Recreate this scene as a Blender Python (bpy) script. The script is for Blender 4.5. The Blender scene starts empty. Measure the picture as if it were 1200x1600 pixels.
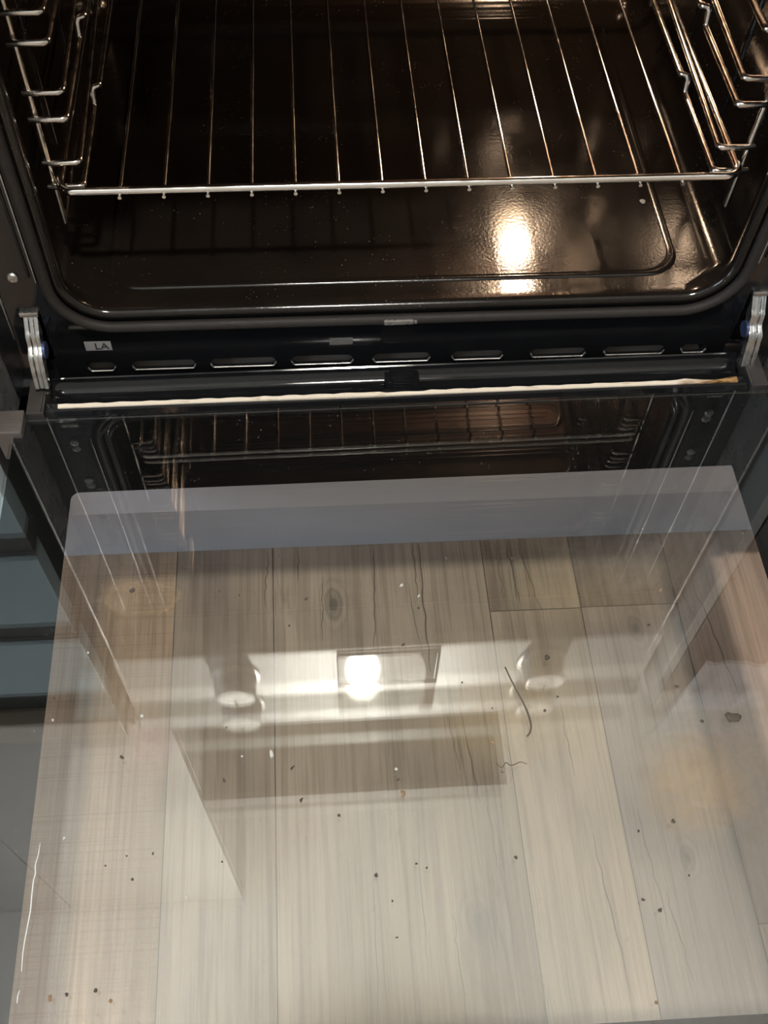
import bpy, bmesh, math, random
from mathutils import Vector, Matrix
random.seed(7)
SC = bpy.context.scene
COL = SC.collection

# ------------------------------------------------------------------ camera
PITCH, YAW, ROLL = math.radians(56.7064), math.radians(4.3289), math.radians(1.4907)
CAM = Vector((-0.0681, -0.4596, 0.5909))
fw = Vector((math.sin(YAW)*math.cos(PITCH), math.cos(YAW)*math.cos(PITCH), -math.sin(PITCH)))
rt = Vector((math.cos(YAW), -math.sin(YAW), 0)); up = rt.cross(fw)
rt2 = rt*math.cos(ROLL) + up*math.sin(ROLL); up2 = -rt*math.sin(ROLL) + up*math.cos(ROLL)
cd = bpy.data.cameras.new('camera'); cam = bpy.data.objects.new('camera', cd); COL.objects.link(cam)
m = Matrix((rt2, up2, -fw)).transposed().to_4x4(); m.translation = CAM
cam.matrix_world = m
cd.sensor_fit = 'VERTICAL'; cd.sensor_height = 36.0; cd.lens = 1604.9/1600*36.0
cd.shift_x = 43.55/1600; cd.clip_start = 0.01
SC.camera = cam

# ------------------------------------------------------------------ light and exposure
SC.view_settings.view_transform = 'Standard'; SC.view_settings.look = 'None'
SC.view_settings.gamma = 1.0; SC.view_settings.use_curve_mapping = False
SC.view_settings.exposure = 0.0
W = bpy.data.worlds.new('world'); SC.world = W; W.use_nodes = True
W.node_tree.nodes['Background'].inputs[0].default_value = (0.62, 0.75, 1.0, 1)
W.node_tree.nodes['Background'].inputs[1].default_value = 0.9
CEIL_Z = 2.15
LAMP = Vector((0.0045, -0.64, 1.90))
LAMP_W = 138.0
OVEN_W = 2.5
WINDOW_W = 42.0

def lamp(name, kind, loc, power, color, size, rot=None, size_y=None):
    d = bpy.data.lights.new(name, kind); d.energy = power; d.color = color
    if kind == 'AREA':
        d.shape = 'RECTANGLE'; d.size = size; d.size_y = size_y or size
    else:
        d.shadow_soft_size = size
    o = bpy.data.objects.new(name, d); COL.objects.link(o); o.location = loc
    if rot: o.rotation_euler = rot
    return o
# daylight entering through the window in the left wall
lamp('window_daylight', 'AREA', (-2.30, -1.25, 0.95), WINDOW_W, (0.72, 0.85, 1.0), 1.25, (0, math.radians(-90), 0), 1.05)

# ------------------------------------------------------------------ node helpers
def new_mat(name):
    mt = bpy.data.materials.new(name); mt.use_nodes = True
    nt = mt.node_tree; nt.nodes.clear()
    out = nt.nodes.new('ShaderNodeOutputMaterial')
    return mt, nt, out
def N(nt, t, **kw):
    n = nt.nodes.new(t)
    for k, v in kw.items():
        if k.startswith('i_'):
            key = k[2:]; key = int(key) if key.isdigit() else key.replace('_', ' ')
            n.inputs[key].default_value = v
        else: setattr(n, k, v)
    return n
def L(nt, a, b): nt.links.new(a, b)
def mth(nt, op, a, b=None, clamp=False):
    n = N(nt, 'ShaderNodeMath', operation=op); n.use_clamp = clamp
    for i, v in enumerate((a, b)):
        if v is None: continue
        if isinstance(v, (int, float)): n.inputs[i].default_value = v
        else: L(nt, v, n.inputs[i])
    return n.outputs[0]
def mixc(nt, fac, a, b, blend='MIX'):
    n = N(nt, 'ShaderNodeMix', data_type='RGBA', blend_type=blend)
    for s, v in ((n.inputs[0], fac), (n.inputs[6], a), (n.inputs[7], b)):
        if isinstance(v, (int, float)): s.default_value = v
        elif isinstance(v, tuple): s.default_value = (*v[:3], 1)
        else: L(nt, v, s)
    return n.outputs[2]
def coords(nt, scale=(1, 1, 1), kind='Object'):
    tc = N(nt, 'ShaderNodeTexCoord'); mp = N(nt, 'ShaderNodeMapping'); mp.inputs['Scale'].default_value = scale
    L(nt, tc.outputs[kind], mp.inputs[0]); return mp.outputs[0]
def noise(nt, vec, scale, detail=3, rough=.5, dist=0.0):
    n = N(nt, 'ShaderNodeTexNoise'); n.inputs['Scale'].default_value = scale; n.inputs['Detail'].default_value = detail
    n.inputs['Roughness'].default_value = rough; n.inputs['Distortion'].default_value = dist
    if vec is not None: L(nt, vec, n.inputs['Vector'])
    return n.outputs[0]
def ramp(nt, v, lo, hi, a=0.0, b=1.0):
    n = N(nt, 'ShaderNodeMapRange'); n.clamp = True
    for i, x in zip((1, 2, 3, 4), (lo, hi, a, b)): n.inputs[i].default_value = x
    L(nt, v, n.inputs[0]); return n.outputs[0]
def simple(name, col, rough=.4, metal=0.0, var=0.12, nscale=60, bump=0.0, bscale=300, spec=.5, coat=0.0, rvar=.08, stretch=(1, 1, 1), aniso=0.0):
    mt, nt, out = new_mat(name)
    b = N(nt, 'ShaderNodeBsdfPrincipled'); v = coords(nt, stretch)
    nz = noise(nt, v, nscale, 4)
    L(nt, mixc(nt, nz, tuple(c*(1-var) for c in col), tuple(min(1, c*(1+var)) for c in col)), b.inputs['Base Color'])
    L(nt, ramp(nt, nz, .3, .7, max(.02, rough-rvar), rough+rvar), b.inputs['Roughness'])
    b.inputs['Metallic'].default_value = metal; b.inputs['Specular IOR Level'].default_value = spec
    b.inputs['Coat Weight'].default_value = coat; b.inputs['Anisotropic'].default_value = aniso
    if bump:
        bp = N(nt, 'ShaderNodeBump'); bp.inputs['Strength'].default_value = bump; bp.inputs['Distance'].default_value = .0004
        L(nt, noise(nt, v, bscale, 2), bp.inputs['Height']); L(nt, bp.outputs[0], b.inputs['Normal'])
    L(nt, b.outputs[0], out.inputs[0]); return mt

def emit(name, col, s):
    mt, nt, out = new_mat(name); e = N(nt, 'ShaderNodeEmission'); e.inputs[0].default_value = (*col, 1); e.inputs[1].default_value = s
    L(nt, e.outputs[0], out.inputs[0]); return mt

M = {}
# black vitreous enamel with fine pale flecks
def enamel():
    mt, nt, out = new_mat('black_enamel'); b = N(nt, 'ShaderNodeBsdfPrincipled'); v = coords(nt)
    fl = N(nt, 'ShaderNodeTexVoronoi'); fl.inputs['Scale'].default_value = 330; L(nt, v, fl.inputs['Vector'])
    spot = mth(nt, 'LESS_THAN', fl.outputs['Distance'], .13)
    keep = ramp(nt, noise(nt, v, 90, 2), .52, .6)
    patch = ramp(nt, noise(nt, v, 14, 3), .4, .65)
    msk = mth(nt, 'MULTIPLY', mth(nt, 'MULTIPLY', spot, keep), patch)
    base = mixc(nt, noise(nt, v, 25, 4), (.004, .0031, .0025), (.0085, .0064, .0051))
    L(nt, mixc(nt, mth(nt, 'MULTIPLY', msk, .55), base, (.30, .25, .19)), b.inputs['Base Color'])
    L(nt, ramp(nt, noise(nt, v, 18, 5), .3, .7, .09, .19), b.inputs['Roughness']); b.inputs['Specular IOR Level'].default_value = .42
    bp = N(nt, 'ShaderNodeBump'); bp.inputs['Strength'].default_value = .12; bp.inputs['Distance'].default_value = .0006
    L(nt, noise(nt, v, 420, 3), bp.inputs['Height']); L(nt, bp.outputs[0], b.inputs['Normal'])
    L(nt, b.outputs[0], out.inputs[0]); return mt
M['enamel'] = enamel()
M['frame'] = simple('black_frame_enamel', (.005, .0052, .0058), .08, var=.25, nscale=40, spec=.4, rvar=.03)
M['frit'] = simple('black_ceramic_print', (.0018, .0020, .0022), .6, var=.1, spec=0.0)
M['chrome'] = simple('chromed_wire', (.80, .77, .73), .11, 1.0, var=.06, nscale=120, rvar=.05, bump=.05, bscale=700)
M['railchrome'] = simple('rail_wire', (.62, .58, .53), .16, 1.0, var=.2, nscale=160, rvar=.07, bump=.1, bscale=600)
M['zinc'] = simple('zinc_plated_steel', (.46, .46, .45), .3, 1.0, var=.25, nscale=150, bump=.15, bscale=500)
M['steel'] = simple('brushed_steel', (.42, .42, .41), .5, 1.0, var=.05, nscale=30, rvar=.05, stretch=(1, 40, 40))
M['knob'] = simple('turned_knob_metal', (.80, .80, .78), .42, .9, var=.04, nscale=30)
M['beadsteel'] = simple('worn_bead_steel', (.55, .55, .55), .14, 1.0, var=.3, nscale=90)
M['tray'] = simple('hob_tray_enamel', (.52, .52, .51), .5)
M['hoodsteel'] = simple('satin_hood_steel', (.24, .24, .24), .55, .5)
M['gasket'] = simple('braided_seal', (.016, .013, .0115), .6, var=.35, nscale=300, bump=.5, bscale=900, spec=.2)
M['plastic'] = simple('grey_plastic', (.062, .053, .048), .5, var=.2, nscale=120, bump=.1)
M['socket'] = simple('dark_hinge_plastic', (.030, .026, .024), .4, var=.2)
M['silver'] = simple('silver_label', (.24, .24, .245), .35, .3, var=.15)
M['sheet'] = simple('side_sheet', (.55, .54, .53), .3, .8)
M['ink'] = simple('label_ink', (.01, .01, .012), .5)
M['slotback'] = simple('galvanised_sheet', (.20, .175, .155), .45, .4, var=.2, nscale=80)
M['paint'] = simple('grey_drawer_paint', (.54, .54, .61), .38, var=.05, nscale=20)
M['plinth'] = simple('grey_plinth_paint', (.42, .42, .475), .45, var=.06, nscale=20)
M['cab'] = simple('teal_grey_front', (.33, .45, .50), .35, var=.03, nscale=8)
M['carcass'] = simple('cabinet_carcass', (.018, .018, .018), .6)
M['white'] = simple('white_lacquer', (.38, .378, .365), .4, var=.03, nscale=6)
M['dark'] = simple('dark_cabinet_front', (.035, .03, .028), .4)
M['worktop'] = simple('pale_worktop', (.60, .57, .51), .35, var=.08, nscale=60)
M['wall'] = simple('wall_paint', (.46, .45, .42), .8, var=.03, nscale=12)
M['ceil'] = simple('ceiling_paint', (.80, .80, .785), .9, var=.02, nscale=8)
M['filter'] = simple('hood_filter_mesh', (.15, .14, .13), .55, .5, var=.3, nscale=200)
M['hobglass'] = simple('black_hob_glass', (.01, .01, .011), .08)
M['display'] = simple('display_glass', (.50, .50, .49), .04, .9, var=.05, rvar=.01)
M['stripe'] = simple('pale_end_panel', (.30, .31, .31), .4)
M['bulb'] = emit('lamp_diffuser', (1.0, .95, .84), 90.0)
M['ovenbulb'] = emit('oven_bulb', (1.0, .70, .44), 26.0)
M['chip'] = simple('crumb_dark', (.05, .038, .028), .8, var=.5, nscale=900)
M['brown'] = simple('crumb_brown', (.20, .12, .065), .8, var=.4, nscale=900)
M['pale'] = simple('crumb_pale', (.40, .39, .36), .7, var=.2, nscale=900)
M['residue'] = simple('dried_residue', (.50, .50, .49), .5, var=.15, nscale=600)
M['strand'] = simple('burnt_strand', (.06, .045, .03), .6, var=.4, nscale=500)

def trim_mat():
    mt, nt, out = new_mat('cream_trim_strip'); b = N(nt, 'ShaderNodeBsdfPrincipled'); v = coords(nt)
    sx = N(nt, 'ShaderNodeSeparateXYZ'); L(nt, v, sx.inputs[0])
    nz = noise(nt, coords(nt, (1, 4, 4)), 55, 5, .6)
    right = ramp(nt, mth(nt, 'ADD', sx.outputs[0], mth(nt, 'MULTIPLY', nz, .03)), .222, .252)
    burn = mth(nt, 'MULTIPLY', right, ramp(nt, nz, .40, .56))
    c = mixc(nt, ramp(nt, nz, .60, .74), (.80, .70, .57), (.48, .36, .24))
    c = mixc(nt, right, c, (.42, .24, .09)); c = mixc(nt, burn, c, (.06, .025, .012))
    L(nt, c, b.inputs['Base Color']); b.inputs['Roughness'].default_value = .32; b.inputs['Metallic'].default_value = .35
    L(nt, b.outputs[0], out.inputs[0]); return mt
M['trim'] = trim_mat()

# clear coated oven glass with wear of its own (smears, dust, dried rings)
def glass_mat(name, f0, tint, stains):
    mt, nt, out = new_mat(name)
    g = N(nt, 'ShaderNodeNewGeometry')
    dt = N(nt, 'ShaderNodeVectorMath', operation='DOT_PRODUCT'); L(nt, g.outputs['Normal'], dt.inputs[0]); L(nt, g.outputs['Incoming'], dt.inputs[1])
    c = mth(nt, 'ABSOLUTE', dt.outputs['Value'])
    sch = mth(nt, 'POWER', mth(nt, 'SUBTRACT', 1.0, c, True), 5.0)
    fac = mth(nt, 'ADD', f0, mth(nt, 'MULTIPLY', sch, 1-f0), True)
    tr = N(nt, 'ShaderNodeBsdfTransparent'); tr.inputs[0].default_value = (*tint, 1)
    gl = N(nt, 'ShaderNodeBsdfGlossy'); gl.inputs['Roughness'].default_value = 0.0; gl.inputs[0].default_value = (1, 1, 1, 1)
    mx = N(nt, 'ShaderNodeMixShader'); L(nt, fac, mx.inputs[0]); L(nt, tr.outputs[0], mx.inputs[1]); L(nt, gl.outputs[0], mx.inputs[2])
    last = mx.outputs[0]
    if stains:
        v = coords(nt); sp = N(nt, 'ShaderNodeSeparateXYZ'); L(nt, v, sp.inputs[0])
        wob = noise(nt, v, 40, 4, .6)
        def blob(x, y, rx, ry, lo, hi, ring=False):
            dx = mth(nt, 'DIVIDE', mth(nt, 'SUBTRACT', sp.outputs[0], x), rx); dy = mth(nt, 'DIVIDE', mth(nt, 'SUBTRACT', sp.outputs[1], y), ry)
            d = mth(nt, 'SQRT', mth(nt, 'ADD', mth(nt, 'MULTIPLY', dx, dx), mth(nt, 'MULTIPLY', dy, dy)))
            d = mth(nt, 'ADD', d, mth(nt, 'MULTIPLY', mth(nt, 'SUBTRACT', wob, .5), 1.1))
            f = ramp(nt, d, lo, hi, 1.0, 0.0)
            if ring: f = mth(nt, 'ADD', mth(nt, 'MULTIPLY', f, .22), mth(nt, 'MULTIPLY', ramp(nt, mth(nt, 'ABSOLUTE', mth(nt, 'SUBTRACT', d, 1.0)), 0, .10, 1, 0), .9))
            return f
        for (x, y, rx, ry, lo, hi, ring, col, k) in stains:
            df = N(nt, 'ShaderNodeBsdfDiffuse'); df.inputs[0].default_value = (*col, 1)
            tx = ramp(nt, noise(nt, v, 130, 4, .65), .35, .7, .35, 1.0)
            f = mth(nt, 'MULTIPLY', mth(nt, 'MULTIPLY', blob(x, y, rx, ry, lo, hi, ring), tx), k)
            m2 = N(nt, 'ShaderNodeMixShader'); L(nt, f, m2.inputs[0]); L(nt, last, m2.inputs[1]); L(nt, df.outputs[0], m2.inputs[2]); last = m2.outputs[0]
        # fine dust
        vo = N(nt, 'ShaderNodeTexVoronoi'); vo.inputs['Scale'].default_value = 190; L(nt, v, vo.inputs['Vector'])
        dst = mth(nt, 'MULTIPLY', mth(nt, 'LESS_THAN', vo.outputs['Distance'], .09), ramp(nt, noise(nt, v, 22, 3), .5, .62))
        dst = mth(nt, 'ADD', mth(nt, 'MULTIPLY', dst, .14), .0012)
        df = N(nt, 'ShaderNodeBsdfDiffuse'); df.inputs[0].default_value = (.75, .72, .66, 1)
        m2 = N(nt, 'ShaderNodeMixShader'); L(nt, dst, m2.inputs[0]); L(nt, last, m2.inputs[1]); L(nt, df.outputs[0], m2.inputs[2]); last = m2.outputs[0]
    L(nt, last, out.inputs[0]); return mt
STAINS = [(.150, -.272, .030, .026, .4, 1.3, False, (.42, .27, .12), .20),
          (.182, -.262, .030, .045, .2, 1.2, False, (.17, .14, .11), .34),
          (.150, -.120, .050, .022, .2, 1.3, False, (.13, .11, .09), .28),
          (.120, -.142, .060, .020, .2, 1.3, False, (.34, .24, .10), .08),
          (-.182, -.131, .024, .011, .3, 1.05, True, (.30, .19, .10), .30),
          (-.170, -.232, .016, .020, .5, 1.1, False, (.34, .24, .22), .22),
          (.040, -.225, .050, .030, .2, 1.3, False, (.42, .30, .14), .12)]
M['glass'] = glass_mat('inner_door_glass', .080, (.965, .975, .968), STAINS)
M['glass2'] = glass_mat('outer_door_glass', .065, (.955, .968, .96), None)

# laminate boards, toned per board through a mesh attribute
def floor_mat():
    mt, nt, out = new_mat('laminate_boards'); b = N(nt, 'ShaderNodeBsdfPrincipled')
    tone = N(nt, 'ShaderNodeAttribute', attribute_name='tone'); kind = N(nt, 'ShaderNodeAttribute', attribute_name='kind')
    ks = N(nt, 'ShaderNodeSeparateXYZ'); L(nt, kind.outputs['Vector'], ks.inputs[0])    # seed, saw marks, grain
    tc = N(nt, 'ShaderNodeTexCoord'); add = N(nt, 'ShaderNodeVectorMath', operation='ADD'); L(nt, tc.outputs['Object'], add.inputs[0])
    cmb = N(nt, 'ShaderNodeCombineXYZ'); L(nt, ks.outputs[0], cmb.inputs[0]); L(nt, mth(nt, 'MULTIPLY', ks.outputs[0], 3.7), cmb.inputs[1]); L(nt, cmb.outputs[0], add.inputs[1])
    V = add.outputs[0]
    def sc(s):
        mp = N(nt, 'ShaderNodeMapping'); mp.inputs['Scale'].default_value = s; L(nt, V, mp.inputs[0]); return mp.outputs[0]
    broad = noise(nt, sc((9, 2.2, 1)), 1.0, 4, .6, .4)
    grain = noise(nt, sc((130, 3.0, 1)), 1.0, 5, .65, .25)
    fine = noise(nt, sc((520, 9, 1)), 1.0, 3, .6)
    crack = noise(nt, sc((26, 1.1, 1)), 1.0, 6, .55, .6)
    c = mixc(nt, ramp(nt, broad, .3, .7), (.66, .65, .64), (1.14, 1.11, 1.07))
    c = mixc(nt, 1.0, tone.outputs['Color'], c, 'MULTIPLY')
    c = mixc(nt, mth(nt, 'MULTIPLY', ramp(nt, grain, .47, .60), .44), c, mixc(nt, 1.0, c, (.52, .48, .44), 'MULTIPLY'))
    c = mixc(nt, mth(nt, 'MULTIPLY', ramp(nt, fine, .50, .66), .42), c, mixc(nt, 1.0, c, (.62, .58, .54), 'MULTIPLY'))
    ck = mth(nt, 'MULTIPLY', ramp(nt, mth(nt, 'ABSOLUTE', mth(nt, 'SUBTRACT', crack, .5)), 0, .012, 1, 0), ramp(nt, noise(nt, sc((6, 1.5, 1)), 1.0, 2), .52, .62))
    c = mixc(nt, mth(nt, 'MULTIPLY', ck, .55), c, (.055, .045, .036))
    # cross-cut saw marks on rough-sawn boards
    wv = noise(nt, sc((2.5, 380, 1)), 1.0, 3, .6); wx = noise(nt, sc((420, 3, 1)), 1.0, 2, .6)
    saw = mth(nt, 'MULTIPLY', mth(nt, 'MAXIMUM', ramp(nt, wv, .5, .62), mth(nt, 'MULTIPLY', ramp(nt, wx, .5, .62), .7)), ks.outputs[1])
    c = mixc(nt, mth(nt, 'MULTIPLY', saw, .36), c, mixc(nt, 1.0, c, (.55, .45, .37), 'MULTIPLY'))
    # knots
    ob = N(nt, 'ShaderNodeSeparateXYZ'); L(nt, tc.outputs['Object'], ob.inputs[0]); wob = noise(nt, sc((60, 25, 1)), 1.0, 3)
    for (x, y, r, st) in ((-.052, .008, .017, .75), (.052, -.285, .016, .5), (.060, -.30, .05, .22), (.235, -.245, .012, .7), (-.02, -.20, .02, .2), (.235, -.03, .014, .5)):
        dx = mth(nt, 'DIVIDE', mth(nt, 'SUBTRACT', ob.outputs[0], x), r); dy = mth(nt, 'DIVIDE', mth(nt, 'SUBTRACT', ob.outputs[1], y), r*1.9)
        d = mth(nt, 'ADD', mth(nt, 'SQRT', mth(nt, 'ADD', mth(nt, 'MULTIPLY', dx, dx), mth(nt, 'MULTIPLY', dy, dy))), mth(nt, 'MULTIPLY', mth(nt, 'SUBTRACT', wob, .5), .5))
        rings = ramp(nt, mth(nt, 'SINE', mth(nt, 'MULTIPLY', d, 17.0)), -.2, 1.0)
        core = ramp(nt, d, .0, .55, 1, 0)
        f = mth(nt, 'MULTIPLY', mth(nt, 'ADD', mth(nt, 'MULTIPLY', rings, .4), core, True), mth(nt, 'MULTIPLY', ramp(nt, d, .5, 1.15, 1, 0), st))
        c = mixc(nt, f, c, (.10, .085, .068))
    L(nt, c, b.inputs['Base Color']); b.inputs['Roughness'].default_value = .5; b.inputs['Specular IOR Level'].default_value = .35
    bp = N(nt, 'ShaderNodeBump'); bp.inputs['Strength'].default_value = .15; bp.inputs['Distance'].default_value = .0005
    L(nt, grain, bp.inputs['Height']); L(nt, bp.outputs[0], b.inputs['Normal'])
    L(nt, b.outputs[0], out.inputs[0]); return mt
M['floor'] = floor_mat()
M['seam'] = simple('board_seam', (.12, .10, .085), .8)
M['crack'] = simple('board_crack', (.12, .098, .078), .8, var=.4, nscale=200)

# ------------------------------------------------------------------ mesh helpers
def link(name, bm, mat, parent=None, smooth=None, mats=None):
    bmesh.ops.recalc_face_normals(bm, faces=bm.faces[:])
    me = bpy.data.meshes.new(name); bm.to_mesh(me); bm.free()
    for x in (mats or [mat]): me.materials.append(x)
    if smooth:
        for p in me.polygons: p.use_smooth = True
        try: me.set_sharp_from_angle(angle=math.radians(smooth))
        except Exception: pass
    o = bpy.data.objects.new(name, me); COL.objects.link(o)
    if smooth and smooth < 90:
        w = o.modifiers.new('weighted', 'WEIGHTED_NORMAL'); w.weight = 80; w.keep_sharp = True
    if parent: o.parent = parent
    return o
def empty(name, loc=(0, 0, 0)):
    o = bpy.data.objects.new(name, None); COL.objects.link(o); o.location = loc; o.empty_display_size = .02
    return o
def tag(o, label, cat, group=None):
    o['label'] = label; o['category'] = cat
    if group: o['group'] = group
    return o
def struct(o, label=None, cat=None):
    o['kind'] = 'structure'
    if label: o['label'] = label; o['category'] = cat
    return o
def B(bm, x0, x1, y0, y1, z0, z1, bev=0.0, seg=2, mi=0):
    r = bmesh.ops.create_cube(bm, size=1.0)
    vs = r['verts']
    for v in vs:
        v.co = Vector((x0 if v.co.x < 0 else x1, y0 if v.co.y < 0 else y1, z0 if v.co.z < 0 else z1))
    fs = list({f for v in vs for f in v.link_faces})
    for f in fs: f.material_index = mi
    if bev:
        es = list({e for v in vs for e in v.link_edges})
        rr = bmesh.ops.bevel(bm, geom=es, offset=bev, segments=seg, affect='EDGES', profile=.5)
        for f in rr['faces']: f.material_index = mi
    return bm
def box(*a, **k): return B(bmesh.new(), *a, **k)
def rounded(pts, r, n=6):
    """polyline with its inner corners rounded to radius r"""
    P = [Vector(p) for p in pts]; out = [P[0]]
    for i in range(1, len(P)-1):
        a, b = (P[i-1]-P[i]), (P[i+1]-P[i]); la, lb = a.length, b.length; a.normalize(); b.normalize()
        ang = a.angle(b)
        if ang > math.radians(176): out.append(P[i]); continue
        d = min(r/math.tan(ang/2), la*.48, lb*.48); p0, p1 = P[i]+a*d, P[i]+b*d
        for k in range(n+1):
            t = k/n; out.append(p0*(1-t)**2 + P[i]*2*t*(1-t) + p1*t**2)
    out.append(P[-1]); return out
def tube(bm, pts, r, n=10, closed=False, mi=0):
    P = [Vector(p) for p in pts]; rings = []; m_ = len(P)
    radii = r if isinstance(r, (list, tuple)) else [r]*m_
    T = []
    for i in range(m_):
        if closed: t = P[(i+1) % m_]-P[i-1]
        else: t = P[min(i+1, m_-1)]-P[max(i-1, 0)]
        T.append(t.normalized())
    ref = Vector((0, 0, 1)) if abs(T[0].z) < .9 else Vector((1, 0, 0))
    u = T[0].cross(ref).normalized()
    for i in range(m_):
        u = (u - T[i]*u.dot(T[i])).normalized(); w = T[i].cross(u)
        rings.append([bm.verts.new(P[i] + (u*math.cos(2*math.pi*k/n)+w*math.sin(2*math.pi*k/n))*radii[i]) for k in range(n)])
    for i in range(m_ if closed else m_-1):
        a, b = rings[i], rings[(i+1) % m_]
        for k in range(n):
            f = bm.faces.new((a[k], a[(k+1) % n], b[(k+1) % n], b[k])); f.material_index = mi
    if not closed:
        bm.faces.new(list(reversed(rings[0]))).material_index = mi; bm.faces.new(rings[-1]).material_index = mi
    return bm
def cyl(bm, c0, c1, r, n=24, mi=0): return tube(bm, [c0, c1], r, n, mi=mi)
def lathe(bm, prof, n=40, origin=(0, 0, 0), axis='z', mi=0):
    """prof: (radius, height) pairs; axis of revolution through origin"""
    O = Vector(origin); rings = []
    def pt(r, h, a):
        c, s = math.cos(a)*r, math.sin(a)*r
        return O + (Vector((c, s, h)) if axis == 'z' else Vector((c, -h, s)))
    for (r, h) in prof:
        rings.append([bm.verts.new(pt(max(r, 1e-5), h, 2*math.pi*k/n)) for k in range(n)])
    for a, b in zip(rings, rings[1:]):
        for k in range(n): bm.faces.new((a[k], a[(k+1) % n], b[(k+1) % n], b[k])).material_index = mi
    bm.faces.new(rings[0]).material_index = mi; bm.faces.new(list(reversed(rings[-1]))).material_index = mi
    return bm
def rrect(x0, x1, z0, z1, r, n=8):
    """rounded rectangle, counter-clockwise, 4*(n+1) points"""
    r = min(r, (x1-x0)/2-1e-5, (z1-z0)/2-1e-5); out = []
    for cx, cz, a0 in ((x1-r, z0+r, -90), (x1-r, z1-r, 0), (x0+r, z1-r, 90), (x0+r, z0+r, 180)):
        for k in range(n+1):
            a = math.radians(a0+90*k/n); out.append((cx+r*math.cos(a), cz+r*math.sin(a)))
    return out
def loft(bm, loops, close=False, cap0=False, cap1=False, mi=0):
    R = [[bm.verts.new(p) for p in lp] for lp in loops]; n = len(R[0])
    pairs = list(zip(R, R[1:])) + ([(R[-1], R[0])] if close else [])
    for a, b in pairs:
        for k in range(n): bm.faces.new((a[k], a[(k+1) % n], b[(k+1) % n], b[k])).material_index = mi
    if cap0: bm.faces.new(list(reversed(R[0]))).material_index = mi
    if cap1: bm.faces.new(R[-1]).material_index = mi
    return bm
def plate(bm, outer, holes, frame, thick, bev=0.0, mi=0):
    """flat plate with holes; 2D points mapped by frame(u, v, depth)"""
    cu = bpy.data.curves.new('t', 'CURVE'); cu.dimensions = '2D'; cu.fill_mode = 'BOTH'; cu.extrude = thick/2-bev; cu.bevel_depth = bev; cu.bevel_resolution = 1; cu.offset = -bev
    for lp in [outer]+holes:
        s = cu.splines.new('POLY'); s.points.add(len(lp)-1); s.use_cyclic_u = True
        for p, q in zip(s.points, lp): p.co = (q[0], q[1], 0, 1)
    ob = bpy.data.objects.new('t', cu); COL.objects.link(ob)
    me = bpy.data.meshes.new_from_object(ob.evaluated_get(bpy.context.evaluated_depsgraph_get()))
    t = bmesh.new(); t.from_mesh(me); bmesh.ops.remove_doubles(t, verts=t.verts[:], dist=1e-6)
    vm = {v: bm.verts.new(frame(v.co.x, v.co.y, v.co.z)) for v in t.verts}
    for f in t.faces:
        try: bm.faces.new([vm[v] for v in f.verts]).material_index = mi
        except ValueError: pass
    t.free(); bpy.data.objects.remove(ob); bpy.data.curves.remove(cu); bpy.data.meshes.remove(me)
    return bm
def extrude_x(bm, prof, x0, x1, mi=0, caps=True):
    """profile of (y, z) swept along x"""
    a = [bm.verts.new((x0, y, z)) for y, z in prof]; b = [bm.verts.new((x1, y, z)) for y, z in prof]; n = len(prof)
    for k in range(n): bm.faces.new((a[k], a[(k+1) % n], b[(k+1) % n], b[k])).material_index = mi
    if caps: bm.faces.new(list(reversed(a))).material_index = mi; bm.faces.new(b).material_index = mi
    return bm

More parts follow.
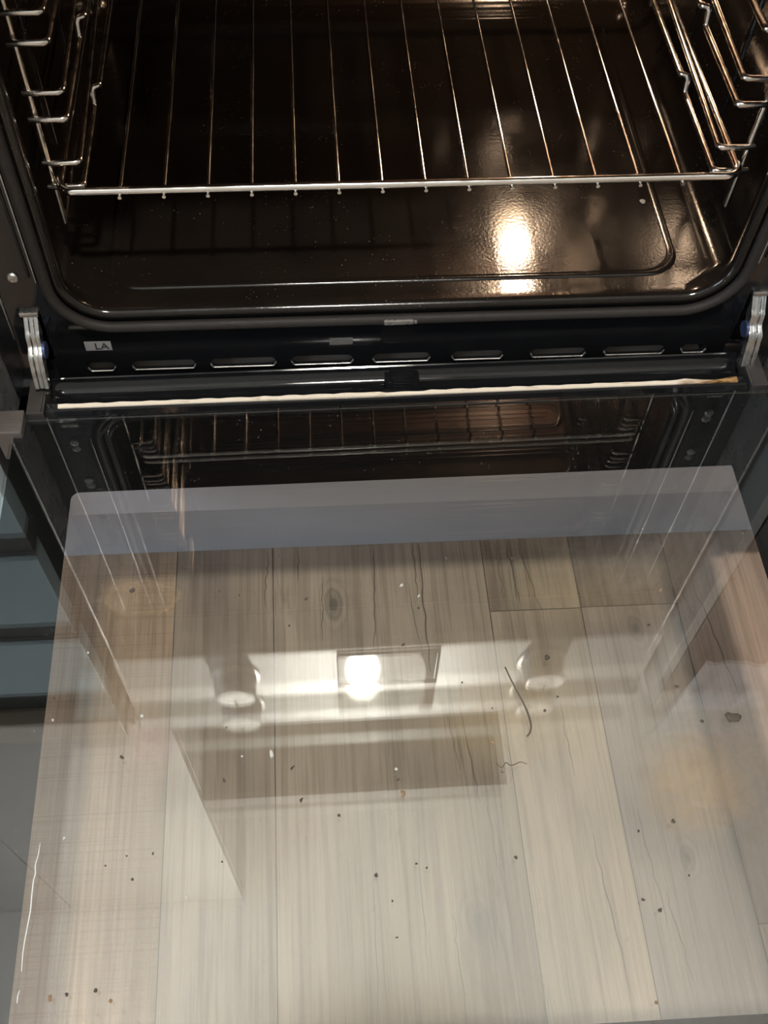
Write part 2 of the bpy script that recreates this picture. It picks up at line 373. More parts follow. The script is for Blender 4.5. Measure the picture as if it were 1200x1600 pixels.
# ------------------------------------------------------------------ the setting
FZ = -0.285
XW0, XW1, YW0, YW1 = -2.4, 2.0, -2.8, 0.66
def make_floor():
    bm = bmesh.new(); tl = bm.faces.layers.float_vector.new('tone'); kl = bm.faces.layers.float_vector.new('kind')
    def col(r, g, b):
        r, g, b = r*1.05, g*1.025, b*1.055
        return Vector(tuple((c/255)**2.2 for c in (r, g, b)))
    xs = [XW0, -2.0, -1.6, -1.2, -.80, -.595, -.40, -.2040, -.110, .0976, .1860, .2800, .3830, .578, .77, 1.15, 1.55, XW1]
    tones = {-.40: (col(182, 158, 132), 1.0), -.2040: (col(166, 150, 132), 0), -.110: (col(172, 156, 136), 0), .0976: (col(180, 163, 140), 0),
             .1860: (col(164, 150, 136), 0), .2800: (col(172, 150, 132), 0), .3830: (col(184, 158, 132), 0)}
    joints = {.0976: [-.006], .1860: [-.0055], .2800: [-.30], -.40: [.30], -.2040: [.4], -.110: [.45]}
    g = .0004
    for i, (a, b) in enumerate(zip(xs, xs[1:])):
        js = [YW0]+sorted(joints.get(a, [-1.1+.37*(i % 4)]))+[YW1]
        for j, (c, d) in enumerate(zip(js, js[1:])):
            t, saw = tones.get(a, (col(172, 154, 134), 0))
            if j: t = t*(.90 if a > 0 else 1.05)
            f = bm.faces.new([bm.verts.new((x, y, 0)) for x, y in ((a+g, c+g), (b-g, c+g), (b-g, d-g), (a+g, d-g))])
            f[tl] = t; f[kl] = Vector((i*1.37+j*.61, saw, 0)); f.material_index = 0
    B(bm, XW0, XW1, YW0, YW1, -.05, -.0012, mi=1)
    def crk(pts, w):
        P = [Vector((p[0], p[1], .00025)) for p in pts]
        for k, (p, q) in enumerate(zip(P, P[1:])):
            wa = w*(.35+.65*math.sin(math.pi*(k+.15)/(len(P)-.7))); wb = w*(.35+.65*math.sin(math.pi*(min(k+1.15, len(P)-.85))/(len(P)-.7)))
            bm.faces.new([bm.verts.new(v) for v in (p-Vector((wa, 0, 0)), p+Vector((wa, 0, 0)), q+Vector((wb, 0, 0)), q-Vector((wb, 0, 0)))]).material_index = 2
    rnd = random.Random(3)
    def wob(x0, y0, x1, y1, w, n=12, j=.0012):
        crk([(x0+(x1-x0)*k/n+rnd.uniform(-j, j), y0+(y1-y0)*k/n) for k in range(n+1)], w)
    for a in ((.036, .073, .034, -.066, .0012), (.029, .073, .030, .01, .0007), (-.0102, .068, -.0156, -.04, .0008), (.021, .03, .028, -.05, .0005),
              (.122, .075, .128, .0, .0010), (.112, .07, .113, .005, .0006), (-.115, .072, -.118, .01, .0007), (-.085, .072, -.086, .035, .0006),
              (-.062, .04, -.064, -.03, .0006), (.134, .07, .148, -.01, .0007), (.058, -.10, .066, -.19, .0009), (.045, -.10, .052, -.16, .0006), (.072, -.19, .075, -.26, .0006),
              (.149, -.10, .152, -.17, .0006), (.30, .02, .315, -.10, .0010), (.285, .02, .295, -.03, .0006), (.158, -.22, .166, -.345, .0008), (.20, -.20, .206, -.30, .0006),
              (.210, -.27, .218, -.34, .0007), (.033, -.28, .036, -.36, .0006), (.010, -.20, .008, -.34, .0004), (-.03, -.22, -.032, -.38, .0004)):
        wob(*a[:4], a[4]*.55)
    o = link('floor', bm, None, mats=[M['floor'], M['seam'], M['crack']]); o.location.z = FZ
    return struct(o)
make_floor()
struct(link('ceiling', box(XW0-.1, XW1+.1, YW0-.1, YW1+.1, CEIL_Z, CEIL_Z+.1), M['ceil']))
struct(link('wall_back', box(XW0-.1, XW1+.1, YW1, YW1+.1, FZ-.05, CEIL_Z), M['wall']))
struct(link('wall_right', box(XW1, XW1+.1, YW0, YW1, FZ-.05, CEIL_Z), M['wall']))
struct(link('wall_front', box(XW0-.1, XW1+.1, YW0-.1, YW0, FZ-.05, CEIL_Z), M['wall']))
bm = bmesh.new()
plate(bm, [(YW0, FZ-.05), (YW1, FZ-.05), (YW1, CEIL_Z), (YW0, CEIL_Z)], [[(-1.9, .40), (-.6, .40), (-.6, 1.50), (-1.9, 1.50)]], lambda u, v, w: Vector((XW0-.05+w, u, v)), .1)
struct(link('wall_left', bm, M['wall']))
bm = bmesh.new()
for (a, b, c, d) in ((-1.9, -.6, .40, .45), (-1.9, -.6, 1.45, 1.50), (-1.9, -1.85, .45, 1.45), (-.65, -.6, .45, 1.45), (-1.27, -1.23, .45, 1.45)):
    B(bm, XW0-.08, XW0-.03, a, b, c, d, bev=.004)
wf = struct(link('window_1', bm, M['white']))
link('window_pane', box(XW0-.058, XW0-.054, -1.86, -.64, .44, 1.46), M['glass2'], wf)

# ------------------------------------------------------------------ the cooker
F = .070                                             # front plane of the oven body
oven = empty('cooker', (0, 0, -.147))
tag(oven, 'black built-in oven with its glass door folded down and the lamp lit', 'oven')
def part(name, bm, mat, smooth=40, parent=None, mats=None):
    o = link(name, bm, mat, None, smooth, mats)
    if parent is None: o.parent = oven; o.location = (0, 0, .147)
    else: o.parent = parent
    return o
# cavity liner: rounded opening, side walls, back, pressed floor
bm = bmesh.new()
CX, ZF, ZT, YB = .250, .0545, .352, .455
def ring(hw, z0, z1, r, y): return [Vector((x, y, z)) for x, z in rrect(-hw, hw, z0, z1, r, 10)]
loops = [ring(.2420, .0490, .3490, .036, F), ring(.2412, .0498, .3482, .0355, F-.0022), ring(.2380, .0525, .3450, .033, F-.003), ring(.2350, .0555, .3420, .030, F-.0012),
         ring(.2345, .0560, .3415, .029, F+.003), ring(.2360, .0555, .343, .026, F+.010), ring(.2420, .0548, .348, .022, F+.018), ring(CX, ZF, ZT, .018, F+.03),
         ring(CX, ZF, ZT, .018, YB-.02), ring(CX-.006, ZF+.006, ZT-.006, .016, YB-.005), ring(CX-.02, ZF+.02, ZT-.02, .01, YB)]
loft(bm, loops, cap1=True)
# pressed rectangle of the cavity floor, a shallow rib around it
def fl(hw, y0, y1, r, z): return [Vector((x, y, z)) for x, y in rrect(-hw, hw, y0, y1, r, 10)]
loft(bm, [fl(.2120, .0905, .430, .026, ZF-.0005), fl(.2110, .0915, .429, .0255, ZF+.0012), fl(.2090, .0935, .427, .025, ZF+.0017), fl(.2065, .096, .4245, .024, ZF+.0010), fl(.205, .0975, .423, .024, ZF+.0003)], cap1=True)
# pressed ridges of the side walls
for s in (-1, 1):
    for y in (.20, .30): tube(bm, [(s*(CX+.0015), y, .10), (s*(CX+.0015), y, .32)], .004, 10)
part('cavity_liner', bm, M['enamel'], 60)
# fan cover on the back wall
bm = bmesh.new(); lathe(bm, [(.085, 0), (.085, .006), (.078, .010), (.03, .011), (.012, .012)], 48, (0, YB, .205), 'y')
part('fan_cover', bm, M['enamel'], 40)
# grill element under the cavity roof
bm = bmesh.new(); pts = []
for k, y in enumerate((.105, .14, .175, .21, .245, .28)):
    a, b = (-.20, .21) if k % 2 == 0 else (.21, -.20); pts += [(a, y, .326), (b, y, .326)]
tube(bm, rounded(pts, .0165, 8), .0035, 10); part('grill_element', bm, simple('element_sheath', (.07, .06, .055), .45, .7, var=.3, nscale=200), 60)
bm = bmesh.new(); B(bm, -.222, .222, .098, .425, .3455, .3475, bev=.0006)  # plate added under the cavity roof, brown to give the mirrored roof a glow
for y in (.16, .22, .28, .34): tube(bm, [(-.20, y, .3458), (.20, y, .3458)], .0012, 8)
part('added_roof_plate', bm, simple('brown_glow_plate', (.105, .062, .045), .45, .1, var=.3, nscale=30), 40)
# oven lamp in the rear upper right
bm = bmesh.new(); lathe(bm, [(.034, 0), (.034, .006), (.026, .010), (.018, .034), (.017, .036)], 32, (.161, YB, .290), 'y')
lb = part('lamp_holder', bm, M['railchrome'], 40)
bm = bmesh.new(); lathe(bm, [(.015, .035), (.019, .042), (.019, .054), (.012, .062), (.001, .065)], 32, (.161, YB, .290), 'y')
part('oven_bulb', bm, M['ovenbulb'], 95, lb)
lamp('oven_light', 'POINT', (.161, .381, .290), OVEN_W, (1.0, .68, .44), .012)

# front frame: a plate with the rounded opening and the row of air slots
SL = [((a+.068)*1.0643-.068, (b+.068)*1.0643-.068) for a, b in ((-.224, -.206), (-.1925, -.149), (-.137, -.0915), (-.0792, -.036), (-.0205, .0195), (.0366, .0725), (.0943, .133), (.148, .1912), (.205, .222))]
holes = [rrect(-.2415, .2415, .0495, .3485, .0355, 10)]
for a, b in SL: holes.append(rrect(a, b, -.0068, .0012, .0037, 5))
for s in (-1, 1): holes.append([(s*x, z) for x, z in rrect(.2572, .2712, .004, .058, .003, 4)])
holes += [[(s*x, z) for x, z in rrect(.2635, .2705, z0, z0+.014, .003, 4)] for s in (-1, 1) for z0 in (.194, .282)]
holes += [[(s*x, z) for x, z in rrect(.2640, .2700, z0, z0+.0035, .0012, 3)] for s in (-1, 1) for z0 in (.226, .2325, .239)]
bm = bmesh.new()
plate(bm, [(-.296, -.035), (.296, -.035), (.296, .405), (-.296, .405)], holes, lambda u, v, w: Vector((u, F+.0012+w, v)), .0024, .0006)
# swaged vertical beads
for s in (-1, 1): 
    tube(bm, [(s*.2560, F, .09), (s*.2560, F, .372)], .0011, 10)
# rolled lips below the slots
ff = part('front_frame', bm, M['frame'], 40)
bm = bmesh.new()
for a, b in SL: tube(bm, rounded([(a-.0005, F-.0006, -.0036), (a+.001, F-.0008, -.0071), (b-.001, F-.0008, -.0071), (b+.0005, F-.0006, -.0036)], .002, 4), .0007, 6)
part('slot_lip', bm, simple('worn_slot_edge', (.40, .38, .36), .3, .8, var=.3), 60, ff)
bm = bmesh.new(); extrude_x(bm, [(F+.004, -.0125), (F+.030, -.003), (F+.030, -.005), (F+.004, -.0145)], -.24, .24); part('air_duct', bm, M['slotback'], 30)
# carcass sides and top rail behind the control panel
bm = bmesh.new()
for s in (-1, 1):
    bm = bmesh.new(); B(bm, s*.2965 if s > 0 else -.2990, .2990 if s > 0 else -.2965, .030, .60, -.044, .53, bev=.0006); part('side_panel', bm, M['sheet'], 30)
part('back_panel', box(-.296, .296, .60, .618, -.145, .53), M['slotback'], 30)
for s in (-1, 1):
    for xb, z0 in ((.2810, .03), (.2523, .085)):
        bm = bmesh.new(); tube(bm, [(s*xb, F-.0002, z0), (s*xb, F-.0002, .374)], .0010, 10); part('edge_bead', bm, M['beadsteel'], 60, ff)
# seal
bm = bmesh.new(); tube(bm, [Vector((x, F-.0035, z)) for x, z in rrect(-.2455, .2455, .0425, .3525, .0400, 12)], .0040, 12, True)
part('door_seal', bm, M['gasket'], 60)
bm = bmesh.new(); B(bm, -.012, .010, F-.0082, F-.0035, .0405, .0450, bev=.001); B(bm, .010, .0125, F-.0080, F-.0035, .041, .0445, bev=.0006)
part('seal_joint', bm, simple('seal_joint_metal', (.30, .28, .26), .3, .8, var=.4, nscale=300), 40)
# screws of the front frame
def screw(x, z, r=.0042):
    b2 = bmesh.new(); lathe(b2, [(r, 0), (r, .0008), (r*.8, .0018), (r*.45, .0020)], 20, (x, F, z), 'y')
    for a in (0, math.pi/2):
        d = Vector((math.cos(a+.4), 0, math.sin(a+.4)))*r*.55; p = Vector((x, F-.0021, z)); tube(b2, [p-d, p+d], .0004, 6)
    o = part('screw', b2, M['zinc'], 40)
for s in (-1, 1):
    for z in (.0900, .1447): screw(s*.2668, z)
# label strip stuck on the frame
def text_mesh(txt, size, frame, thick=.0002):
    cu = bpy.data.curves.new('t', 'FONT'); cu.body = txt; cu.size = size; cu.extrude = thick
    ob = bpy.data.objects.new('t', cu); COL.objects.link(ob); bpy.context.view_layer.update()
    me = bpy.data.meshes.new_from_object(ob.evaluated_get(bpy.context.evaluated_depsgraph_get()))
    t = bmesh.new(); t.from_mesh(me); bpy.data.objects.remove(ob); bpy.data.curves.remove(cu); bpy.data.meshes.remove(me)
    for v in t.verts: v.co = frame(v.co.x, v.co.y, v.co.z)
    return t
lab = part('label_sticker', box(-.2325, -.2130, F-.0005, F, .0150, .0245, bev=.0002), M['silver'], 30)
part('lettering', text_mesh('LA', .0090, lambda u, v, w: Vector((-.2255+u, F-.0007-w, .0168+v))), M['ink'], 30, lab)
part('label_sticker', box(-.0515, -.0340, F-.0005, F, .0135, .0205, bev=.0002), simple('worn_label', (.10, .095, .09), .35, .3, var=.5, nscale=250), 30)

# control panel, knobs, clock display
bm = bmesh.new()
extrude_x(bm, [(.020, .534), (.020, .410), (.0215, .4065), (.026, .4055), (.30, .4055), (.30, .534)], -.2965, .2965)
cp = part('control_panel', bm, M['steel'], 30)
def knob(x):
    b2 = bmesh.new(); z = .455
    lathe(b2, [(.0275, 0), (.0275, .003), (.0235, .004), (.0225, .026), (.0215, .0285), (.0195, .0295), (.0190, .0289), (.004, .0286)], 44, (x, .020, z), 'y')
    k = part('knob', b2, M['knob'], 35)
    b3 = bmesh.new(); B(b3, x-.0010, x+.0010, -.0099, -.0085, z+.009, z+.0185); part('pointer_mark', b3, M['ink'], 30, k)
for x in (-.1705, .1705): knob(x)
bm = bmesh.new(); B(bm, -.0575, .0555, .0165, .0205, .4165, .5010, bev=.001); part('clock_display', bm, M['display'], 30)
# hob edge and glass top
bm = bmesh.new(); B(bm, -.2985, .2985, .008, .625, .538, .578, bev=.004, seg=3)
hb = part('hob_tray', bm, M['tray'], 35)
part('hob_glass', box(-.285, .285, .03, .60, .5775, .5825, bev=.0015), M['hobglass'], 35, hb)
# drawer front below the door and the plinth behind it
dr = part('drawer', box(-.3040, .3040, .030, .052, -.147, -.045, bev=.002), M['paint'], 30)
part('drawer_box', box(-.27, .27, .052, .55, -.140, -.06), M['plinth'], 30, dr)

# ---- the door, hinged down to the horizontal
DR = math.atan(.0103)
door = empty('door'); door.parent = oven; door.location = (0, 0, .147); door.rotation_euler = (0, -DR, 0)
WX, WY0, WY1 = .2372, -.0432, -.3958
DY0, DY1, DX = .0225, -.432, .2850
def ds(name, bm, mat, smooth=40, mats=None): return part(name, bm, mat, smooth, door, mats)
def slab(x0, x1, y0, y1, z0, z1, r):
    a = rrect(x0, x1, y0, y1, r, 6); s = .0007; a2 = rrect(x0+s, x1-s, y0+s, y1-s, r-s, 6)
    return loft(bmesh.new(), [[Vector((x, y, z1)) for x, y in a2], [Vector((x, y, z1-s)) for x, y in a], [Vector((x, y, z0+s)) for x, y in a], [Vector((x, y, z0)) for x, y in a2]], cap0=True, cap1=True)
ds('inner_glass', slab(-DX, DX, DY1, DY0, -.004, 0, .006), M['glass'], None)
ds('outer_glass', slab(-.290, .290, DY1-.02, DY0-.004, -.0425, -.0385, .006), M['glass2'], None)
bm = bmesh.new()
plate(bm, rrect(-DX+.001, DX-.001, DY1+.001, DY0-.001, .005, 6), [rrect(-WX, WX, WY1, WY0, .006, 6)], lambda u, v, w: Vector((u, v, -.0044+w)), .0004)
ds('black_glass_border', bm, M['frit'], None)
bm = bmesh.new()
plate(bm, rrect(-.289, .289, DY1-.019, DY0-.005, .005, 6), [rrect(-WX-.012, WX+.012, WY1-.012, WY0+.028, .006, 6)], lambda u, v, w: Vector((u, v, -.0383+w)), .0003)
ds('outer_glass_border', bm, M['frit'], None)
# side channels between the two panes, set outside the window
bm = bmesh.new()
for s in (-1, 1): B(bm, min(s*.262, s*.284), max(s*.262, s*.284), DY1+.004, DY0-.004, -.0380, -.0048, bev=.001)
B(bm, -.262, .262, DY1+.004, DY1+.02, -.038, -.0048, bev=.001)
ds('side_channel', bm, M['frame'], 30)
# grooved bottom profile that meets the oven body
bm = bmesh.new()
prof = [(.0600, -.0040), (.0600, -.0006), (.0592, .0002), (.0582, -.0004), (.0570, -.0040), (.0530, -.0085), (.0470, -.0105), (.0410, -.0090), (.0365, -.0050), (.0348, -.0010), (.0342, .0004), (.0285, .0002), (.0275, -.0008), (.0230, -.0012), (.0230, -.034), (.0600, -.034)]
extrude_x(bm, prof, -.262, .262)
# moulded catch in the middle
B(bm, -.0105, .0160, .0350, .0585, -.014, -.0035, bev=.0022); B(bm, -.0065, .0115, .0470, .0575, -.006, -.0005, bev=.0010); B(bm, -.0050, .0100, .0420, .0540, -.006, -.0018, bev=.0010); B(bm, -.0130, .0190, .0330, .0375, -.008, .0000, bev=.0018)
ds('bottom_profile', bm, M['frame'], 35)
bm = bmesh.new()
rnd = random.Random(5); n = 90; t0 = []
for k in range(n+1):
    x = -.2530+.5070*k/n; e = .0003*math.sin(k*1.7)+rnd.uniform(-.0002, .0002); yb = .0322+(.0012 if k > n*.9 else 0)*math.sin(k)
    if -.016 < x < .020: yb -= .0006
    t0.append([bm.verts.new((x, .0292, .0003)), bm.verts.new((x, .0293, .0014)), bm.verts.new((x, yb+e, .0019)), bm.verts.new((x, yb+e+.0002, .0003))])
for a, b in zip(t0, t0[1:]):
    for k in range(4): bm.faces.new((a[k], a[(k+1) % 4], b[(k+1) % 4], b[k]))
bm.faces.new(t0[0]); bm.faces.new(list(reversed(t0[-1])))
ds('seal_strip', bm, M['trim'], 30)
# corner caps at the two rear corners of the door
for s in (-1, 1):
    bm = bmesh.new(); x0, x1 = sorted((s*.2768, s*.2965)); B(bm, x0, x1, .0070, .0285, -.030, .0022, bev=.0015)
    x0, x1 = sorted((s*.2785, s*.2955)); B(bm, x0, x1, .0165, .0180, .0020, .0030, bev=.0004); B(bm, x0, x1, .0095, .0105, .0020, .0030, bev=.0004)
    ds('corner_cap', bm, M['plastic'], 40)
    bm = bmesh.new(); x0, x1 = sorted((s*.2625, s*.2755)); B(bm, x0, x1, .0235, .0560, -.018, .0030, bev=.001)
    tube(bm, [(s*.2645, .024, .0034), (s*.2645, .0555, .0034)], .0007, 6)
    ds('hinge_socket', bm, M['socket'], 40)
# hinge arms
for s in (-1, 1):
    bm = bmesh.new()
    cen = [(.080, .0560), (.0710, .0520), (.0660, .0460), (.0635, .0400), (.0600, .0330), (.0545, .0270), (.0500, .0190), (.0470, .0110), (.0440, .0030)]
    wid = [.0030, .0030, .0030, .0052, .0036, .0056, .0038, .0030, .0028]
    cs, ws = [], []
    for i in range(len(cen)-1):
        for k in range(5):
            t = k/5; cs.append(Vector((cen[i][0]*(1-t)+cen[i+1][0]*t, cen[i][1]*(1-t)+cen[i+1][1]*t))); tt = t*t*(3-2*t); ws.append(wid[i]*(1-tt)+wid[i+1]*tt)
    lo, hi = [], []
    for i, c in enumerate(cs):
        d = (cs[min(i+1, len(cs)-1)]-cs[max(i-1, 0)]).normalized(); nn = Vector((-d.y, d.x)); lo.append(c-nn*ws[i]); hi.append(c+nn*ws[i])
    outl = lo+hi[::-1]
    for xx, kk in ((.2606, 1.0), (.2641, .72), (.2676, 1.0)): plate(bm, [(c.x+(p.x-c.x)*kk, c.y+(p.y-c.y)*kk) for p, c in zip(outl, cs+cs[::-1])], [], lambda u, v, w, xx=xx: Vector((s*xx+w, u, v)), .0033, .0006)
    for (y, z, r) in ((.0635, .0400, .0034), (.0545, .0270, .0038), (.0700, .0510, .0020)):
        cyl(bm, (s*.2590, y, z), (s*.2692, y, z), r, 20)
    hg = part('hinge_arm', bm, M['zinc'], 40)
    bm = bmesh.new(); cyl(bm, (s*.2570, .0580, .0300), (s*.2592, .0580, .0300), .0062, 24); part('hinge_roller', bm, simple('blued_steel', (.10, .13, .26), .3, .8, var=.3), 40, hg)
    bm = bmesh.new()
    x0, x1 = sorted((s*.2575, s*.2710)); B(bm, x0, x1, .0665, .0705, .0545, .0585, bev=.0008); part('hinge_catch', bm, M['zinc'], 40, hg)
# door handle on the far outer side of the door
bm = bmesh.new(); tube(bm, rounded([(-.23, -.43, -.043), (-.23, -.43, -.075), (.23, -.43, -.075), (.23, -.43, -.043)], .012, 6), .007, 14); ds('handle', bm, M['steel'], 60)

# ------------------------------------------------------------------ wire side supports
def support(s):
    t = empty('rack_support', (s*.232, .108, ZF))
    tag(t, 'chromed wire side rack on the %s wall of the oven cavity' % ('left, unlit' if s < 0 else 'right, lamp-lit'), 'rack support')
    off = Vector((s*.232, .108, ZF))
    def sub(name, b2, mat=M['railchrome']):
        o = link(name, b2, mat, None, 60); o.parent = t; o.location = -off; return o
    b2 = bmesh.new(); tube(b2, rounded([(s*.2325, .108, .104), (s*.2325, .108, .342)], .005), .0021, 10); sub('upright', b2)
    b2 = bmesh.new(); tube(b2, [(s*.2325, .360, .104), (s*.2325, .360, .342)], .0021, 10); sub('upright', b2)
    for lv in range(4):
        zl, zu = .1375+.0512*lv, .1545+.0512*lv
        b2 = bmesh.new()
        tube(b2, rounded([(s*.2355, .1035, zl), (s*.2125, .1035, zl), (s*.2125, .1900, zl), (s*.2125, .1930, zl+.0120), (s*.2075, .1960, zl+.0120), (s*.2075, .352, zl+.0120), (s*.2325, .3585, zl+.012)], .0035, 5), .0022, 10)
        sub('runner', b2)
        b2 = bmesh.new()
        tube(b2, rounded([(s*.2355, .1060, zu), (s*.2115, .1060, zu), (s*.2170, .352, zu+.0030), (s*.2325, .358, zu+.0030)], .004, 5), .0020, 10)
        sub('guide_wire', b2)
    return t
support(-1); support(1)

# ------------------------------------------------------------------ oven shelf
def make_rack():
    y0, y1, z, hx = .0917, .395, .1428, .2262
    t = empty('oven_rack', (0, y0, z)); tag(t, 'chrome wire oven shelf with fourteen bars on the lowest level', 'oven shelf')
    def sub(name, b2): o = link(name, b2, M['chrome'], None, 60); o.parent = t; o.location = (0, -y0, -z); return o
    b2 = bmesh.new(); tube(b2, rounded([(-hx, .130, z), (-hx, y0, z), (hx, y0, z), (hx, .130, z)], .011, 8), .0028, 14); sub('front_bar', b2)
    b2 = bmesh.new(); tube(b2, rounded([(-hx, .129, z), (-hx, y1, z), (hx, y1, z), (hx, .129, z)], .011, 8), .0024, 12); sub('side_and_rear_frame', b2)
    for i in range(14):
        x = (i-6.5)*.0288; b2 = bmesh.new(); tube(b2, [(x, y0-.0034, z-.0034), (x, y0+.002, z-.0034), (x, y1, z-.0036)], .0013, 10); sub('wire', b2)
    return t
make_rack()

# ------------------------------------------------------------------ things lying on the glass
def pz(x): return .0103*x
RX, UX, FX = rt2, up2, fw
def on_glass(px, py):
    d = FX + RX*((px-556.45)/1604.9) - UX*((py-800)/1604.9)
    t = (CAM.z-.0103*CAM.x)/(-(d.z-.0103*d.x)); return CAM+d*t
def crumb(px, py, size, mat, flat=.5, ell=1.0):
    p = on_glass(px, py); b2 = bmesh.new(); bmesh.ops.create_icosphere(b2, subdivisions=2, radius=1)
    rr = random.Random(int(px*13+py)); a = rr.uniform(0, 3.14)
    ph = [rr.uniform(0, 6) for _ in range(3)]
    for v in b2.verts:
        q = v.co.copy(); k = 1+.28*math.sin(3*q.x+ph[0])+.22*math.sin(4*q.y+ph[1])+.15*math.sin(5*q.z+ph[2])
        x, y = q.x*k*size*ell, q.y*k*size; size2 = .68; x *= size2; y *= size2; v.co = Vector((x*math.cos(a)-y*math.sin(a), x*math.sin(a)+y*math.cos(a), q.z*k*size*flat))
    mn = min(v.co.z for v in b2.verts)
    for v in b2.verts: v.co.z -= mn
    o = link('crumb', b2, mat, None, 180); o.location = (p.x, p.y, p.z+.00001); return o
# singled-out bits
tag(crumb(207, 924, .0017, M['chip'], .6, 1.5), 'largest black crumb on the door glass, on the brown ringed stain', 'crumb')
tag(crumb(1146, 1121, .0042, M['chip'], .15, 1.4), 'broad flat dark fleck on the right side of the door glass', 'crumb')
tag(crumb(424, 1177, .0013, M['pale'], .4, 3.6), 'pale elongated flake on the glass left of centre', 'crumb')
tag(crumb(1031, 1423, .0016, M['chip'], .6), 'round black crumb alone near the lower right of the door glass', 'crumb')
tag(crumb(855, 1028, .0019, M['chip'], .5, 1.4), 'dark brown crumb beside the reflected right-hand knob', 'crumb')
for q in [(343, 925), (374, 931), (84, 1092), (191, 1184), (354, 1137), (350, 1219), (478, 937), (452, 978), (457, 1200), (622, 1219), (471, 1250), (530, 1274), (630, 1008), (654, 951),
          (769, 1107), (722, 1067), (1057, 1073), (871, 1089), (851, 1111), (1096, 1127), (1013, 977), (1052, 1284), (165, 1353), (198, 1338), (239, 1334), (347, 1347), (207, 1374), (587, 1368),
          (105, 1554), (150, 1548), (667, 1356), (650, 1350), (613, 1408), (620, 1465), (997, 1299), (1005, 1406), (806, 1340), (1076, 1368), (800, 873), (698, 874), (437, 870), (231, 900)]:
    rr = random.Random(q[0]); tag(crumb(*q, rr.uniform(.0006, .0013), M['chip'], .6, rr.uniform(1, 1.6)), 'tiny dark crumb scattered on the oven door glass', 'crumb', 'dark crumbs on the door glass')
for q in [(1032, 923), (1148, 908), (173, 1564), (78, 1560), (1025, 1567), (769, 1160), (630, 1240)]:
    rr = random.Random(q[0]); tag(crumb(*q, rr.uniform(.0012, .0019), M['brown'], .35, rr.uniform(1, 1.5)), 'small brown crumb lying on the oven door glass', 'crumb', 'brown crumbs on the door glass')
for q in [(222, 1119), (83, 1126), (627, 916), (654, 932), (619, 1202), (101, 1310), (292, 1402), (378, 1182), (138, 1020)]:
    rr = random.Random(q[0]); tag(crumb(*q, rr.uniform(.0009, .0015), M['pale'], .5, rr.uniform(1, 1.3)), 'small pale speck stuck to the oven door glass', 'speck', 'pale specks on the door glass')
def strand(name, pix, r, mat, label, cat):
    P = [on_glass(*q) for q in pix]; o0 = P[0]
    pts = [Vector((p.x-o0.x, p.y-o0.y, .0103*(p.x-o0.x)+r)) for p in P]
    b2 = bmesh.new(); fine = rounded(pts, .02, 5); k = len(fine); tube(b2, fine, [r*(.7+.3*math.sin(3.1*i/k)) for i in range(k)], 8)
    o = link(name, b2, mat, None, 180); o.location = (o0.x, o0.y, o0.z+.00002); return tag(o, label, cat)
strand('burnt_strand', [(789, 1043), (797, 1060), (806, 1078), (815, 1094), (822, 1108), (827, 1122), (830, 1134), (828, 1146), (823, 1151)], .00062, M['strand'], 'long thin dark curved strand lying across the door glass', 'strand')
strand('lint_fibre', [(775, 1192), (784, 1202), (790, 1190), (797, 1197), (806, 1194), (813, 1190), (823, 1194)], .00028, M['strand'], 'short kinked dark fibre below the long curved strand', 'fibre')
strand('lint_fibre', [(784, 1202), (783, 1208), (788, 1206)], .00022, M['strand'], 'tiny dark thread end touching the kinked fibre', 'fibre')
strand('residue_streak', [(684, 1020), (682, 1034), (678, 1060)], .00030, M['residue'], 'thin white scratch-like streak right of the reflected clock display', 'residue')
strand('residue_streak', [(63, 1318), (60, 1338), (55, 1352), (56, 1366), (53, 1374), (50, 1400), (48, 1424), (44, 1444), (39, 1470), (36, 1490), (34, 1518)], .00042, M['residue'], 'long white dried drip down the left window edge of the door', 'residue')
strand('residue_streak', [(31, 1548), (28, 1556), (27, 1568)], .0004, M['residue'], 'short white dried drip below the long drip at the left window edge', 'residue')

def floor_spot(px, py, r, mat, label):
    d = FX + RX*((px-556.45)/1604.9) - UX*((py-800)/1604.9); p = CAM+d*((CAM.z-.0549)/-d.z)
    b2 = bmesh.new(); bmesh.ops.create_icosphere(b2, subdivisions=3, radius=1)
    for v in b2.verts: v.co = Vector((v.co.x*r*(1+.15*math.sin(4*v.co.y)), v.co.y*r*1.25, max(0, v.co.z)*r*.18))
    o = link('grease_spot', b2, mat, None, 180); o.location = (p.x, p.y, .0551); tag(o, label, 'spot')
floor_spot(1004, 315, .0022, M['pale'], 'pale dried drop on the oven floor near its right rib')
# ------------------------------------------------------------------ neighbours seen in the glass
# drawer unit to the left
def drawer_unit():
    t = empty('drawer_unit', (-.76, .3, -.147)); tag(t, 'teal-grey base unit with handleless drawers left of the oven', 'cabinet')
    off = Vector((-.76, .3, -.147))
    def sub(name, b2, mat): o = link(name, b2, mat, t, 30); o.location = -off; return o
    bm = bmesh.new(); B(bm, -1.21, -.3090, .02, .60, -.147, .482); sub('carcass', bm, M['carcass'])
    for z0, z1 in ((-.0385, -.0065), (.1195, .1515), (.2775, .3095), (.4365, .4815)): sub('grip_channel', box(-1.207, -.3085, .003, .0195, z0, z1), M['carcass'])
    for z0, z1 in ((-.147, -.04), (-.005, .118), (.153, .276), (.311, .435)): sub('drawer_front', box(-1.208, -.3075, 0, .02, z0, z1, bev=.0015), M['cab'])
drawer_unit()
tag(link('plinth_board', box(-1.21, 1.3, .0745, .60, FZ+.0005, -.1475), M['plinth'], None, 30), 'grey plinth board on the floor under the oven drawer', 'plinth')
def worktop(name, x0, x1, label):
    o = link(name, box(x0, x1, -.015, .655, .484, .536, bev=.003), M['worktop'], None, 30); tag(o, label, 'worktop')
worktop('worktop', -1.21, -.3015, 'pale worktop over the teal drawers left of the oven')
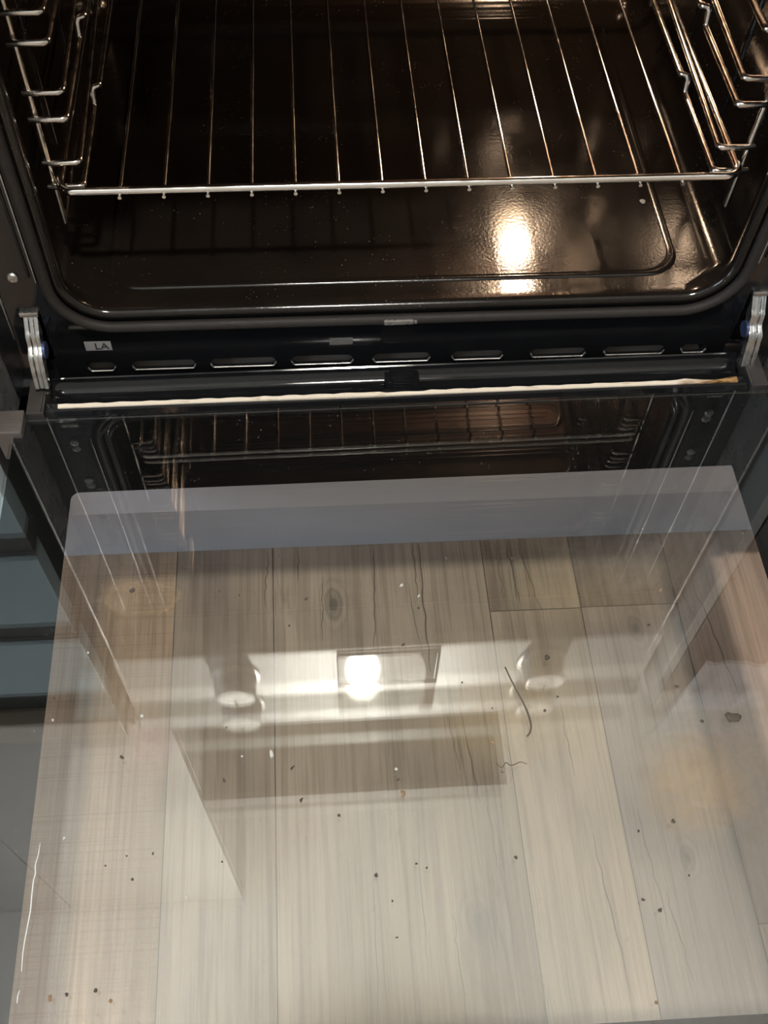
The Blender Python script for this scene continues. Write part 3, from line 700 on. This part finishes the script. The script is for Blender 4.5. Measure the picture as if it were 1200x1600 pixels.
worktop('worktop', .3065, 1.3, 'pale worktop with the blue towel right of the oven')
def right_unit():
    t = empty('base_cabinet', (.8, .3, -.147)); off = Vector((.8, .3, -.147)); tag(t, 'dark fronted base cabinet with a pale end panel right of the oven', 'cabinet')
    def sub(name, b2, mat): o = link(name, b2, mat, t, 30); o.location = -off; return o
    sub('end_panel', box(.3060, .3170, .0, .60, -.147, .483, bev=.001), M['stripe'])
    sub('carcass', box(.3175, 1.3, .022, .60, -.147, .483), M['carcass'])
    for a, b in ((.3205, .80), (.803, 1.298)): sub('cabinet_door', box(a, b, .002, .022, -.145, .478, bev=.0015), M['dark'])
right_unit()
# towel hanging over the right worktop edge
bm = bmesh.new(); path = [(.16, .5372), (.08, .5372), (.02, .5374), (-.012, .537), (-.0185, .532), (-.020, .515), (-.022, .48), (-.024, .43), (-.026, .375)]
nx = 28; rows = []
for j, (y, z) in enumerate(path):
    rows.append([])
    for i in range(nx+1):
        u = i/nx; x = .322+.19*u; hang = max(0, (j-3)/5)
        w = hang*(.004*math.sin(u*17)+.003*math.sin(u*31+1))
        zz = z+(.012*math.sin(u*5)-.02*u*u)*max(0, (j-5)/3) if j > 5 else z+.0003*math.sin(u*9)
        rows[-1].append(bm.verts.new((x, y-abs(w)-.0005*hang, zz)))
for a, b in zip(rows, rows[1:]):
    for k in range(nx): bm.faces.new((a[k], a[k+1], b[k+1], b[k]))
bmesh.ops.solidify(bm, geom=bm.faces[:], thickness=-.0022)
tw = link('dish_towel', bm, simple('blue_terry', (.74, .82, .97), .9, var=.35, nscale=90, bump=.6, bscale=400), None, 60)
tag(tw, 'pale blue towel hanging over the worktop edge, reflected in the glass', 'towel')
# cooker hood and the wall cabinet beside it
def hood():
    t = empty('cooker_hood', (-.035, .4, 1.35)); off = Vector((-.035, .4, 1.35)); tag(t, 'steel cooker hood with dark filters above the hob', 'cooker hood')
    def sub(name, b2, mat): o = link(name, b2, mat, t, 30); o.location = -off; return o
    bm = bmesh.new(); x0, x1 = -.328, .258
    plate(bm, [(x0, .17), (x1, .17), (x1, .655), (x0, .655)], [[(x0+.012, .182), (x1-.012, .182), (x1-.012, .64), (x0+.012, .64)]], lambda u, v, w: Vector((u, v, 1.358+w)), .016, .001)
    loft(bm, [[Vector(p) for p in ((x0, .17, 1.366), (x1, .17, 1.366), (x1, .655, 1.366), (x0, .655, 1.366))], [Vector(p) for p in ((x0, .17, 1.395), (x1, .17, 1.395), (x1, .655, 1.395), (x0, .655, 1.395))],
              [Vector(p) for p in ((-.16, .40, 1.47), (.09, .40, 1.47), (.09, .655, 1.47), (-.16, .655, 1.47))]], cap1=True)
    sub('canopy', bm, M['hoodsteel'])
    for a, b in ((x0+.013, -.037), (-.033, x1-.013)): sub('filter', box(a, b, .183, .639, 1.354, 1.360, bev=.001), M['filter'])
    sub('chimney', box(-.155, .085, .41, .655, 1.468, CEIL_Z-.002, bev=.002), M['steel'])
hood()
def wall_unit():
    t = empty('wall_cabinet', (-.75, .4, .945)); off = Vector((-.75, .4, .945)); tag(t, 'white wall cabinet mounted left of the cooker hood', 'cabinet')
    def sub(name, b2, mat): o = link(name, b2, mat, t, 30); o.location = -off; return o
    sub('carcass', box(-1.2, -.3300, .19, .655, .945, CEIL_Z-.002), M['white'])
    for a, b in ((-1.198, -.767), (-.764, -.3305)): sub('cabinet_door', box(a, b, .17, .189, .947, CEIL_Z-.004, bev=.0015), M['white'])
wall_unit()
# ceiling lamp
def ceiling_lamp():
    t = empty('ceiling_lamp', (LAMP.x, LAMP.y, CEIL_Z)); tag(t, 'round pendant lamp glowing above the open oven', 'lamp')
    d = LAMP.z+.03-CEIL_Z
    def sub(name, b2, mat): o = link(name, b2, mat, t, 50); return o
    bm = bmesh.new(); lathe(bm, [(.045, -.0005), (.045, -.018), (.038, -.024), (.006, -.026), (.006, d+.012), (.030, d+.010), (.175, d), (.178, d-.006), (.172, d-.012), (.085, d-.006)], 64); sub('shade', bm, M['tray'])
    bm = bmesh.new(); lathe(bm, [(.038, d-.008), (.047, d-.020), (.047, d-.034), (.036, d-.048), (.012, d-.054)], 48); sub('diffuser', bm, M['bulb'])
ceiling_lamp()
lamp('ceiling_light', 'POINT', (LAMP.x, LAMP.y, LAMP.z-.045), LAMP_W, (1.0, .96, .88), .045)
